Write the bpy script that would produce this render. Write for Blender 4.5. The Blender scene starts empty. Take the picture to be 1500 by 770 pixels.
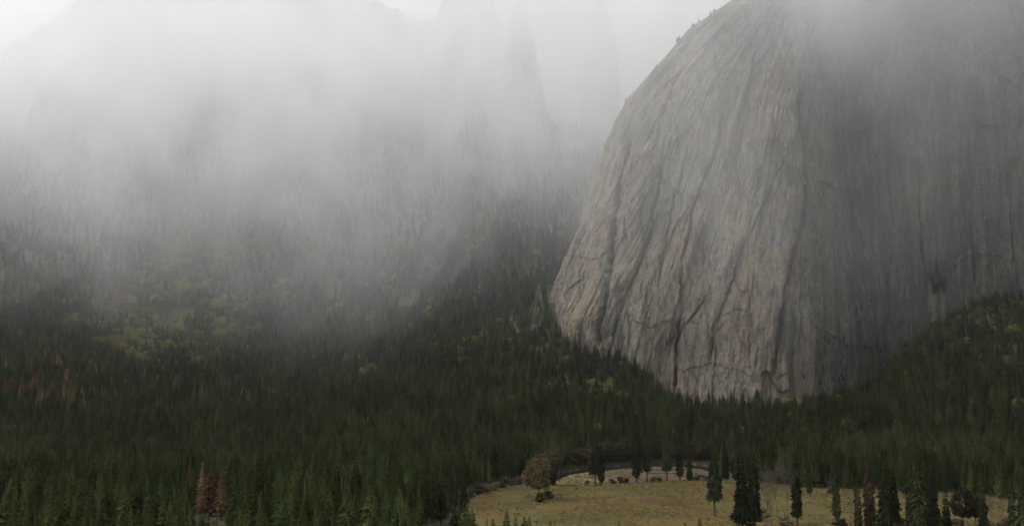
import bpy, bmesh, math, random
import numpy as np
from mathutils import Vector, Matrix

random.seed(7)
RNG = np.random.default_rng(11)
S = bpy.context.scene
COL = S.collection
R = math.radians

# ----------------------------------------------------------------- camera
CAM_Z, F, PITCH = 85.0, 1608.0, math.atan(200 / 1608)
cd = bpy.data.cameras.new('camera'); cam = bpy.data.objects.new('camera', cd); COL.objects.link(cam)
cam.location = (0, 0, CAM_Z); cam.rotation_euler = (math.pi / 2 + PITCH, 0, 0)
cd.sensor_width = 36; cd.lens = 36 * F / 1500; cd.clip_start = 1; cd.clip_end = 30000
S.camera = cam
cP, sP = math.cos(PITCH), math.sin(PITCH)

def ray(px, py):
    u, v = (px - 750) / F, (385 - py) / F
    return np.array([u, cP - v * sP, sP + v * cP])

def at(px, py, Y):
    d = ray(px, py); t = Y / d[1]
    return np.array([d[0] * t, Y, CAM_Z + d[2] * t])

def flat(px, py, z=0.0):
    d = ray(px, py); t = (z - CAM_Z) / d[2]
    return np.array([d[0] * t, d[1] * t, z])

def project(P):
    x, y, z = P[..., 0], P[..., 1], P[..., 2] - CAM_Z
    dep = y * cP + z * sP; up = -y * sP + z * cP
    return 750 + F * x / dep, 385 - F * up / dep, dep

# ----------------------------------------------------------------- numpy noise
def _hash(ix, iy, iz, seed):
    h = (ix.astype(np.int64) * 374761393 + iy.astype(np.int64) * 668265263 + iz.astype(np.int64) * 2147483647 + seed * 1274126177) & 0xffffffff
    h = ((h ^ (h >> 13)) * 1274126177) & 0xffffffff
    h = ((h ^ (h >> 16)) * 2246822519) & 0xffffffff
    return ((h ^ (h >> 15)) & 0xffffff) / float(0xffffff)

def vnoise(x, y, z=0.0, seed=0):
    x, y, z = np.broadcast_arrays(np.asarray(x, float), np.asarray(y, float), np.asarray(z, float))
    fx, fy, fz = np.floor(x), np.floor(y), np.floor(z)
    tx, ty, tz = x - fx, y - fy, z - fz
    tx, ty, tz = (t * t * t * (t * (t * 6 - 15) + 10) for t in (tx, ty, tz))
    out = 0
    for a in (0, 1):
        for b in (0, 1):
            for c in (0, 1):
                w = (tx if a else 1 - tx) * (ty if b else 1 - ty) * (tz if c else 1 - tz)
                out = out + w * _hash(fx + a, fy + b, fz + c, seed)
    return out * 2 - 1

def fbm(x, y, z=0.0, o=4, seed=0, gain=0.5):
    s, a, f, n = 0, 1.0, 1.0, 0
    for i in range(o):
        s = s + a * vnoise(x * f, y * f, np.asarray(z) * f, seed + i * 17); n += a
        a *= gain; f *= 2.03
    return s / n

def sstep(a, b, x):
    t = np.clip((x - a) / (b - a), 0, 1); return t * t * (3 - 2 * t)

# ----------------------------------------------------------------- object helpers
def mesh_from(name, verts, faces, mat, smooth=False):
    me = bpy.data.meshes.new(name)
    verts = np.asarray(verts, np.float32)
    me.from_pydata([tuple(map(float, v)) for v in verts], [], faces) if not isinstance(faces, np.ndarray) else quick(me, verts, faces)
    if mat: me.materials.append(mat)
    if smooth: me.polygons.foreach_set('use_smooth', np.ones(len(me.polygons), bool))
    me.update(); return me

def quick(me, v, f):
    n, k = f.shape
    me.vertices.add(len(v)); me.vertices.foreach_set('co', v.ravel())
    me.loops.add(n * k); me.loops.foreach_set('vertex_index', f.astype(np.int32).ravel())
    me.polygons.add(n); me.polygons.foreach_set('loop_start', np.arange(0, n * k, k, dtype=np.int32))
    me.polygons.foreach_set('loop_total', np.full(n, k, np.int32))
    me.update(calc_edges=True); me.validate()

def obj(name, me, parent=None):
    o = bpy.data.objects.new(name, me); COL.objects.link(o)
    if parent: o.parent = parent
    return o

def tag(o, label=None, cat=None, group=None, kind=None):
    if label: o['label'] = label
    if cat: o['category'] = cat
    if group: o['group'] = group
    if kind: o['kind'] = kind
    return o

# ----------------------------------------------------------------- material helpers
class NT:
    def __init__(s, name):
        s.m = bpy.data.materials.new(name); s.m.use_nodes = True
        s.t = s.m.node_tree; s.t.nodes.clear()
    def n(s, typ, ins=None, **kw):
        nd = s.t.nodes.new(typ)
        for k, v in kw.items(): setattr(nd, k, v)
        for k, v in (ins or {}).items(): s.set(nd, k, v)
        return nd
    def set(s, nd, k, v):
        if isinstance(v, bpy.types.NodeSocket): s.t.links.new(v, nd.inputs[k])
        elif isinstance(v, bpy.types.Node): s.t.links.new(v.outputs[0], nd.inputs[k])
        else: nd.inputs[k].default_value = v
    def math(s, op, a, b=0.0, c=None, clamp=False):
        nd = s.n('ShaderNodeMath', {0: a, 1: b}, operation=op, use_clamp=clamp)
        if c is not None: s.set(nd, 2, c)
        return nd.outputs[0]
    def mix(s, f, a, b, blend='MIX'):
        nd = s.t.nodes.new('ShaderNodeMix'); nd.data_type = 'RGBA'; nd.blend_type = blend
        s.set(nd, 0, f); s.set(nd, 6, a); s.set(nd, 7, b)
        return nd.outputs[2]
    def ramp(s, f, lo, hi, a=0.0, b=1.0, smooth=True):
        nd = s.n('ShaderNodeMapRange', {0: f, 1: lo, 2: hi, 3: a, 4: b}, interpolation_type='SMOOTHSTEP' if smooth else 'LINEAR')
        return nd.outputs[0]
    def noise(s, vec, scale, detail=4.0, rough=0.55, dist=0.0):
        return s.n('ShaderNodeTexNoise', {'Vector': vec, 'Scale': scale, 'Detail': detail, 'Roughness': rough, 'Distortion': dist}).outputs[0]
    def pos(s): return s.n('ShaderNodeNewGeometry').outputs['Position']
    def scale(s, v, sc, rot=(0, 0, 0)):
        return s.n('ShaderNodeMapping', {0: v, 2: rot, 3: sc}).outputs[0]
    def out(s, col, rough=0.9, spec=0.2, normal=None):
        b = s.n('ShaderNodeBsdfPrincipled', {'Base Color': col, 'Roughness': rough, 'Specular IOR Level': spec})
        if normal is not None: s.set(b, 'Normal', normal)
        o = s.n('ShaderNodeOutputMaterial'); s.t.links.new(b.outputs[0], o.inputs[0])
        return s.m
    def bump(s, h, strength, dist):
        return s.n('ShaderNodeBump', {'Height': h, 'Strength': strength, 'Distance': dist}).outputs[0]

def rgb(*c): return (c[0], c[1], c[2], 1)

def foliage(name, a, b, c, noise_scale=0.35):
    t = NT(name)
    rnd = t.n('ShaderNodeObjectInfo').outputs['Random']
    n = t.noise(t.pos(), noise_scale, 3.0)
    stand = t.ramp(t.noise(t.pos(), 0.006, 3.0), 0.35, 0.65)
    k = t.math('ADD', t.math('MULTIPLY', rnd, 0.6), t.math('MULTIPLY', stand, 0.4))
    col = t.mix(k, rgb(*a), rgb(*b))
    col = t.mix(t.ramp(n, 0.4, 0.75), col, rgb(*c))
    dk = t.ramp(t.math('FRACT', t.math('MULTIPLY', rnd, 7.31)), 0, 1, 0.5, 1.45, smooth=False)
    col = t.n('ShaderNodeVectorMath', {0: col, 3: dk}, operation='SCALE').outputs[0]
    col = t.n('ShaderNodeVectorMath', {0: col, 3: t.ramp(t.noise(t.pos(), 0.011, 4.0, .6), 0.35, 0.65, 0.72, 1.32)}, operation='SCALE').outputs[0]
    d = t.n('ShaderNodeBsdfDiffuse', {0: col, 1: 0.5})
    tr = t.n('ShaderNodeBsdfTranslucent', {0: col})
    mx = t.n('ShaderNodeMixShader', {0: 0.2, 1: d, 2: tr})
    o = t.n('ShaderNodeOutputMaterial'); t.t.links.new(mx.outputs[0], o.inputs[0])
    return t.m

M = {}
M['needles'] = foliage('conifer_needles', (0.025, 0.044, 0.014), (0.058, 0.066, 0.017), (0.062, 0.082, 0.025))
M['meadow_needles'] = foliage('dark_conifer_needles', (0.020, 0.028, 0.012), (0.027, 0.033, 0.014), (0.036, 0.041, 0.018))
M['rust'] = foliage('dead_rust_needles', (0.155, 0.088, 0.042), (0.205, 0.126, 0.060), (0.22, 0.145, 0.072))
M['tan'] = foliage('dying_tan_needles', (0.085, 0.070, 0.036), (0.11, 0.08, 0.04), (0.12, 0.09, 0.05))
M['brown'] = foliage('brownish_needles', (0.050, 0.036, 0.018), (0.058, 0.042, 0.020), (0.060, 0.048, 0.024))
M['oak'] = foliage('olive_oak_leaves', (0.085, 0.075, 0.03), (0.10, 0.08, 0.035), (0.13, 0.10, 0.045))
M['yellow'] = foliage('yellow_green_leaves', (0.10, 0.118, 0.030), (0.165, 0.152, 0.038), (0.19, 0.175, 0.05))
M['autumn'] = foliage('autumn_leaves', (0.15, 0.105, 0.03), (0.13, 0.065, 0.03), (0.17, 0.12, 0.04))
M['dusk'] = foliage('dusky_leaves', (0.034, 0.028, 0.017), (0.050, 0.040, 0.024), (0.055, 0.045, 0.026))
M['shrub'] = foliage('brown_shrub_leaves', (0.10, 0.068, 0.045), (0.12, 0.085, 0.05), (0.10, 0.095, 0.045))
t = NT('bark'); n_ = t.noise(t.scale(t.pos(), (1.5, 1.5, 0.2)), 1.0, 5)
M['bark'] = t.out(t.mix(n_, rgb(0.045, 0.032, 0.024), rgb(0.13, 0.095, 0.07)), 0.95, 0.1)
t = NT('bare_twigs'); n_ = t.noise(t.pos(), 0.5, 3)
M['twig'] = t.out(t.mix(n_, rgb(0.050, 0.042, 0.033), rgb(0.095, 0.078, 0.064)), 0.95, 0.1)

def rock_mat(name, dark_right=False, veg=0.0, tone=1.0):
    t = NT(name); p = t.pos()
    warp = t.n('ShaderNodeTexNoise', {'Vector': p, 'Scale': 0.010, 'Detail': 4.0})
    wv = t.n('ShaderNodeVectorMath', {0: t.n('ShaderNodeVectorMath', {0: warp.outputs['Color'], 1: (0.5, 0.5, 0.5)}, operation='SUBTRACT').outputs[0], 3: 60.0}, operation='SCALE').outputs[0]
    pw = t.n('ShaderNodeVectorMath', {0: p, 1: wv}, operation='ADD').outputs[0]
    lean = (0, R(9), 0)
    big = t.noise(t.scale(pw, (1, 1, 0.35), lean), 0.012, 5.0, 0.6)
    col = t.mix(t.ramp(big, 0.36, 0.64), rgb(0.180, 0.160, 0.132), rgb(0.285, 0.248, 0.198))
    tan = t.noise(t.scale(pw, (1, 1, 0.3), lean), 0.020, 6.0, 0.68)
    col = t.mix(t.ramp(tan, 0.47, 0.65, 0, 0.62), col, rgb(0.315, 0.235, 0.142))
    rus = t.noise(t.scale(pw, (1, 1, 0.6)), 0.026, 6.0, 0.7)
    col = t.mix(t.ramp(rus, 0.57, 0.69, 0, 0.65), col, rgb(0.235, 0.130, 0.078))
    pale = t.noise(t.scale(pw, (1, 1, 0.4), lean), 0.017, 6.0, 0.7)
    col = t.mix(t.ramp(pale, 0.56, 0.68, 0, 0.6), col, rgb(0.34, 0.325, 0.295))
    fine = t.noise(t.scale(p, (1, 1, 0.45), lean), 0.075, 8.0, 0.75)
    col = t.mix(t.ramp(fine, 0.50, 0.62, 0.0, 0.75), col, t.mix(1.0, col, rgb(0.42, 0.41, 0.40), 'MULTIPLY'))
    lite = t.noise(t.scale(p, (1, 1, 0.15), lean), 0.07, 5.0, 0.6)
    col = t.mix(t.ramp(lite, 0.55, 0.68, 0, 0.4), col, rgb(0.33, 0.305, 0.265))
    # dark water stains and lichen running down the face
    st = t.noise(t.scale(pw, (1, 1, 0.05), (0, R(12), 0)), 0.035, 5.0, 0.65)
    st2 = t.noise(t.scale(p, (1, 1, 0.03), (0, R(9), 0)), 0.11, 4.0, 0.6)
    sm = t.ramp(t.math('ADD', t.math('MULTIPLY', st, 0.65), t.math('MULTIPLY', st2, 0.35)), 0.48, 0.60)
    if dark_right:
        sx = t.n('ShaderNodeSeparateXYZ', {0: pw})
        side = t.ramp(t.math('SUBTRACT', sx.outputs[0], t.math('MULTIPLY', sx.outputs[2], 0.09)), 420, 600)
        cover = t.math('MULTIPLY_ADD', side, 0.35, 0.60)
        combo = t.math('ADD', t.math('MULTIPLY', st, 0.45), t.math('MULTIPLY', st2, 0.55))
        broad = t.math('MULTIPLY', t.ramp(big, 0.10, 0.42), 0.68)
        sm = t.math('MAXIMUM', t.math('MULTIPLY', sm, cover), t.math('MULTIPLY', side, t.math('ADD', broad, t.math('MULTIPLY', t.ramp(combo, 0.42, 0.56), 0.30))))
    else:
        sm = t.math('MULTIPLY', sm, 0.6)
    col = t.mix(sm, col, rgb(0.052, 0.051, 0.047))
    vc = t.n('ShaderNodeTexVoronoi', {'Vector': t.scale(p, (1, 1, 0.16), lean), 'Scale': 0.030}, feature='DISTANCE_TO_EDGE').outputs[0]
    vd = t.n('ShaderNodeTexVoronoi', {'Vector': t.scale(p, (1, 1, 0.22), (0, R(8), 0)), 'Scale': 0.075}, feature='DISTANCE_TO_EDGE').outputs[0]
    lines = t.math('MAXIMUM', t.math('MULTIPLY', t.ramp(vc, 0.035, 0.0), t.ramp(tan, 0.42, 0.55)), t.math('MULTIPLY', t.ramp(vd, 0.05, 0.0), t.ramp(pale, 0.50, 0.60)))
    col = t.mix(t.math('MULTIPLY', lines, 0.38), col, rgb(0.045, 0.043, 0.038))
    cr = t.n('ShaderNodeAttribute', attribute_name='crack').outputs['Fac']
    col = t.mix(t.math('MULTIPLY', cr, 0.85), col, rgb(0.032, 0.031, 0.028))
    if veg:
        sv = t.ramp(t.noise(t.scale(p, (1, 1, 0.5)), 0.02, 6.0, 0.7), 0.62 - veg, 0.70 - veg)
        col = t.mix(sv, col, rgb(0.05, 0.055, 0.03))
    if tone != 1.0: col = t.n('ShaderNodeVectorMath', {0: col, 3: tone}, operation='SCALE').outputs[0]
    h = t.math('ADD', t.math('MULTIPLY', lines, -0.14), t.math('ADD', t.noise(t.scale(p, (1, 1, 0.45), lean), 0.08, 8.0, 0.65), t.math('MULTIPLY', t.noise(p, 0.35, 6.0, 0.7), 0.35)))
    return t.out(col, 0.95, 0.15, t.bump(h, 1.0, 14.0))

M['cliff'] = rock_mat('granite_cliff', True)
M['rock'] = rock_mat('far_granite', False, 0.08)
M['buttress'] = rock_mat('wet_dark_granite', False, 0.16, 0.36)

t = NT('forest_floor'); p = t.pos()
n1 = t.noise(p, 0.02, 6.0, 0.6); n2 = t.noise(p, 0.25, 5.0, 0.65)
col = t.mix(n1, rgb(0.038, 0.034, 0.020), rgb(0.060, 0.058, 0.030))
col = t.mix(t.ramp(n2, 0.5, 0.75), col, rgb(0.085, 0.070, 0.042))
nz = t.n('ShaderNodeSeparateXYZ', {0: t.n('ShaderNodeNewGeometry').outputs['Normal']}).outputs[2]
sx = t.n('ShaderNodeSeparateXYZ', {0: p})
high = t.ramp(sx.outputs[2], 330, 560)
rk = t.math('MULTIPLY', high, t.ramp(t.noise(t.scale(p, (1, 1, 0.4)), 0.013, 6.0, 0.65), 0.45, 0.60))
col = t.mix(rk, col, t.mix(n2, rgb(0.055, 0.052, 0.045), rgb(0.15, 0.14, 0.12)))
scr = t.math('MULTIPLY', t.ramp(sx.outputs[0], 700, 800), t.math('MULTIPLY', t.ramp(sx.outputs[2], 18, 40), t.ramp(sx.outputs[2], 130, 90)))
scr = t.math('MULTIPLY', scr, t.ramp(t.noise(p, 0.02, 5.0, 0.6), 0.42, 0.55))
col = t.mix(scr, col, t.mix(t.ramp(t.noise(p, 0.25, 4, 0.7), .35, .65), rgb(0.024, 0.023, 0.020), rgb(0.048, 0.045, 0.039)))
M['floor'] = t.out(col, 0.95, 0.1, t.bump(n2, 0.8, 3.0))

t = NT('meadow_grass'); p = t.pos()
n1 = t.noise(p, 0.010, 6.0, 0.62, 0.6); n2 = t.noise(p, 0.028, 6.0, 0.65); n3 = t.noise(p, 0.30, 5.0, 0.7)
col = t.mix(t.ramp(n1, 0.42, 0.58), rgb(0.090, 0.060, 0.017), rgb(0.064, 0.060, 0.019))
col = t.mix(t.ramp(n2, 0.48, 0.66), col, rgb(0.112, 0.086, 0.030))
col = t.mix(t.ramp(t.noise(t.scale(p, (1, 0.5, 1), (0, 0, R(20))), 0.014, 5, 0.6), 0.53, 0.64, 0, 0.9), col, rgb(0.066, 0.034, 0.018))
col = t.mix(t.ramp(t.noise(p, 0.022, 6, 0.7), 0.56, 0.66, 0, 0.85), col, rgb(0.036, 0.030, 0.014))
col = t.mix(t.ramp(n3, 0.45, 0.75, 0, 0.5), col, rgb(0.040, 0.034, 0.013))
M['grass'] = t.out(col, 0.95, 0.1, t.bump(n3, 0.6, 0.6))

t = NT('river_sand'); p = t.pos()
n1 = t.noise(p, 0.03, 5.0, 0.6); n2 = t.noise(p, 0.4, 5.0, 0.7)
col = t.mix(n1, rgb(0.072, 0.052, 0.034), rgb(0.122, 0.092, 0.060))
col = t.mix(t.ramp(t.noise(t.scale(p, (1, .3, 1)), 0.07, 6, .75), 0.47, 0.58, 0, 0.8), col, rgb(0.050, 0.035, 0.022))
col = t.mix(t.ramp(n2, 0.5, 0.7, 0, 0.5), col, rgb(0.060, 0.046, 0.032))
sx = t.n('ShaderNodeSeparateXYZ', {0: p}).outputs[0]
col = t.mix(t.math('MULTIPLY', t.ramp(t.math('ADD', sx, t.math('MULTIPLY', n1, 90)), 175, 130), 0.8), col, t.mix(n2, rgb(0.10, 0.085, 0.04), rgb(0.20, 0.15, 0.08)))
M['sand'] = t.out(col, 0.95, 0.1, t.bump(n2, 0.5, 0.4))

t = NT('river_water'); n1 = t.noise(t.pos(), 0.12, 3.0)
M['water'] = t.out(rgb(0.012, 0.015, 0.012), 0.12, 0.25, t.bump(n1, 0.15, 0.4))
t = NT('bank_grass'); p = t.pos()
M['bankgrass'] = t.out(t.mix(t.ramp(t.noise(p, 0.04, 5, .65), .4, .6), rgb(0.020, 0.018, 0.009), rgb(0.046, 0.030, 0.014)), 0.95, 0.1)
t = NT('bank_earth'); n1 = t.noise(t.pos(), 0.2, 4.0)
M['earth'] = t.out(t.mix(n1, rgb(0.022, 0.016, 0.011), rgb(0.055, 0.036, 0.022)), 0.95, 0.1)

# ----------------------------------------------------------------- valley layout on the flat floor
def poly(pts, z=0.0): return np.array([flat(x, y, z)[:2] for x, y in pts])

MEADOW = poly([(700, 830), (686, 775), (676, 755), (684, 738), (697, 725), (712, 717), (745, 711.5), (775, 708.5), (800, 709), (835, 711), (880, 709), (940, 705.5), (990, 703),
               (1030, 701), (1060, 702), (1100, 705), (1180, 714), (1260, 717), (1350, 719.5), (1400, 722), (1440, 727), (1500, 733), (1600, 742), (1640, 830)])
SAND = poly([(806, 706.5), (822, 699), (838, 693), (860, 689.5), (900, 685.5), (935, 683), (962, 681), (1000, 682), (1024, 684.5), (1036, 688.5), (1045, 693), (1040, 699),
             (1000, 700.5), (950, 703), (900, 706), (850, 708)])
CHANNEL = poly([(672, 775), (664, 752), (672, 729), (700, 717), (740, 707), (770, 700.5), (800, 695.5), (825, 688), (850, 684), (900, 679.5), (960, 676), (1010, 676.5),
                (1046, 680.5), (1062, 688), (1070, 698), (1076, 708), (1076, 760), (900, 780), (690, 800)])
BANKG = poly([(664, 750), (672, 728), (700, 717), (740, 707), (770, 700.5), (800, 695.5), (825, 688), (850, 684), (900, 679.5), (960, 676), (1010, 676.5), (1046, 680.5), (1062, 688),
              (1066, 684.5), (1050, 678.2), (1010, 674.6), (958, 674.6), (897, 678), (847, 682.3), (816, 688.6), (797, 694), (768, 699), (739, 705.3), (699, 715), (670, 726), (661, 744)])

def inside(P, x, y):
    x = np.asarray(x); y = np.asarray(y); r = np.zeros(x.shape, bool); n = len(P)
    for i in range(n):
        x1, y1 = P[i]; x2, y2 = P[(i + 1) % n]
        c = ((y1 > y) != (y2 > y)); r ^= c & (x < (x2 - x1) * (y - y1) / ((y2 - y1) or 1e-9) + x1)
    return r

# ----------------------------------------------------------------- terrain: thin-plate surface through surveyed heights
ctl = []
for X in range(-1100, 1101, 275):
    for Y in (300, 600, 900, 1200, 1500): ctl.append((X, Y, 0))
for px, py, Y in [(-150, 566, 2000), (-150, 470, 2600), (-150, 250, 3400), (-150, 120, 3900),
    (0, 572, 2000), (0, 525, 2300), (0, 475, 2600), (0, 390, 2950), (0, 250, 3300), (0, 95, 3750), (0, 90, 4200),
    (250, 577, 2000), (250, 528, 2300), (250, 470, 2600), (250, 370, 2900), (250, 220, 3250), (250, 60, 3700), (250, -60, 4100),
    (500, 577, 2000), (500, 528, 2300), (500, 478, 2550), (500, 390, 2800), (500, 250, 3100), (500, 100, 3500), (500, 30, 3900),
    (650, 580, 1950), (650, 515, 2250), (650, 450, 2450), (650, 340, 2700), (650, 230, 3000), (650, 140, 3400), (650, 90, 3900),
    (760, 585, 1850), (760, 528, 2050), (760, 470, 2200), (760, 390, 2450), (760, 300, 2750), (760, 200, 3100), (760, 160, 3600),
    (815, 580, 1820), (815, 522, 1990), (815, 450, 2130), (850, 508, 2010), (885, 522, 1960), (912, 562, 1900), (830, 360, 2500), (860, 220, 3000), (900, 200, 3500),
    (880, 596, 1780), (980, 610, 1800), (980, 588, 1920), (1100, 614, 1780), (1100, 592, 1920), (1250, 612, 1780), (1250, 580, 1960),
    (1330, 612, 1680), (1330, 560, 1860), (1340, 520, 2020), (1400, 610, 1640), (1400, 545, 1780), (1400, 490, 1910),
    (1500, 600, 1580), (1500, 560, 1690), (1500, 490, 1850), (1650, 590, 1550), (1650, 480, 1830), (1500, 340, 2200), (1200, 350, 2300), (1050, 250, 2500)]:
    X, _, Z = at(px, py, Y); ctl.append((X, Y, Z))
ctl = np.array(ctl, float)
def _tps(r2): return np.where(r2 > 0, r2 * np.log(np.maximum(r2, 1e-12)) * 0.5, 0)
_c = ctl[:, :2] / 1000
_K = _tps(((_c[:, None] - _c[None]) ** 2).sum(-1)) + np.eye(len(_c)) * 2e-4
_P = np.c_[np.ones(len(_c)), _c]
_A = np.block([[_K, _P], [_P.T, np.zeros((3, 3))]])
_w = np.linalg.solve(_A, np.r_[ctl[:, 2], 0, 0, 0])
def rbf(x, y):
    x = np.asarray(x, float) / 1000; y = np.asarray(y, float) / 1000
    z = _w[-3] + _w[-2] * x + _w[-1] * y
    for i, (a, b) in enumerate(_c): z = z + _w[i] * _tps((x - a) ** 2 + (y - b) ** 2)
    return z
def terrain(x, y):
    x = np.asarray(x, float); y = np.asarray(y, float)
    z = rbf(x, np.minimum(y, 4300)) * sstep(1530, 1700, y)
    z = np.where(z > 8, z, 8 * np.exp(np.minimum(z, 8) / 8 - 1))- 8 * math.exp(-1)
    rough = np.clip(z / 300, 0, 1.2)
    z = z + rough * (fbm(x / 160, y / 160, 0, 5, 3) * 55 + 14 * fbm(x / 35, y / 90, 0, 3, 5)) + 0.6 * vnoise(x / 60, y / 60, 0, 9)
    back = np.clip(1 - y / 260, 0, 2.5)
    z = z + 76 * back ** 1.4
    return z

xs = np.unique(np.concatenate([np.linspace(-3200, -1500, 40), np.linspace(-1500, 1500, 301), np.linspace(1500, 3200, 40)]))
ys = np.unique(np.concatenate([np.linspace(-900, 700, 60), np.linspace(700, 1700, 140), np.linspace(1700, 4300, 240)]))
GX, GY = np.meshgrid(xs, ys)
GZ = terrain(GX, GY)
ch = inside(CHANNEL, GX, GY) | inside(MEADOW, GX, GY)
GZ = np.where(ch, np.minimum(GZ, -4.0), GZ)
def grid_faces(nu, nv):
    i = np.arange((nv - 1) * nu).reshape(nv - 1, nu)[:, :-1].ravel()
    return np.stack([i, i + 1, i + nu + 1, i + nu], 1)
ground = obj('ground', mesh_from('ground', np.stack([GX, GY, GZ], -1).reshape(-1, 3), grid_faces(len(xs), len(ys)), M['floor'], True))
tag(ground, kind='structure')
# far valley floor and hills behind the camera so that the ground runs on to the horizon
bm = bmesh.new()
far = [(-20000, -20000), (20000, -20000), (20000, 20000), (-20000, 20000)]
bm.faces.new([bm.verts.new((x, y, -30)) for x, y in far]); me = bpy.data.meshes.new('terrain'); bm.to_mesh(me); me.materials.append(M['floor'])
tag(obj('terrain', me), kind='structure')

def ragged(P, step, amp, seed):
    out = []
    for i in range(len(P)):
        a, b = P[i], P[(i + 1) % len(P)]; L = np.linalg.norm(b - a); n = max(1, int(L / step))
        for k in range(n):
            q = a + (b - a) * k / n
            q = q + amp * np.array([fbm(q[0] / 30, q[1] / 30, 0, 3, seed), fbm(q[0] / 30, q[1] / 30, 5, 3, seed + 5)])
            out.append(q)
    return out

def sheet(name, P, z, skirt, mat, mat2):
    bm = bmesh.new(); n = len(P)
    top = [bm.verts.new((p[0], p[1], z + 0.25 * float(vnoise(p[0] / 20, p[1] / 20)))) for p in P]
    f = bm.faces.new(top)
    if f.normal.z < 0 or (f.normal_update() or f.normal.z < 0): f.normal_flip()
    if skirt:
        low = [bm.verts.new((p[0], p[1], z - skirt)) for p in P]
        for i in range(n):
            g = bm.faces.new((top[i], top[(i + 1) % n], low[(i + 1) % n], low[i])); g.material_index = 1
    bmesh.ops.triangulate(bm, faces=[f])
    me = bpy.data.meshes.new(name); bm.to_mesh(me); bm.free()
    me.materials.append(mat); me.materials.append(mat2)
    return tag(obj(name, me), kind='structure')

sheet('meadow', ragged(MEADOW, 6, 5, 1), 0.0, 4.2, M['grass'], M['earth'])
sheet('sandbar', ragged(SAND, 5, 6, 2), -1.4, 2.8, M['sand'], M['earth'])
sheet('river', [p for p in CHANNEL], -2.3, 0, M['water'], M['earth'])
bk = ragged(BANKG, 6, 4, 4)
sheet('riverbank', bk, 0.9, 5.0, M['bankgrass'], M['earth'])

# ----------------------------------------------------------------- cliffs and spires
def smooth_curve(P, n):
    P = np.array(P, float); t = np.r_[0, np.cumsum(np.linalg.norm(np.diff(P[:, :2], axis=0), axis=1))]
    u = np.linspace(0, t[-1], n); out = np.stack([np.interp(u, t, P[:, k]) for k in range(P.shape[1])], 1)
    k = max(3, n // 70) | 1; ker = np.hanning(k + 2)[1:-1]; ker /= ker.sum()
    for c in range(P.shape[1]):
        e = np.pad(out[:, c], k // 2, mode='reflect', reflect_type='odd'); out[:, c] = np.convolve(e, ker, 'valid')
    return out, u

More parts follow.
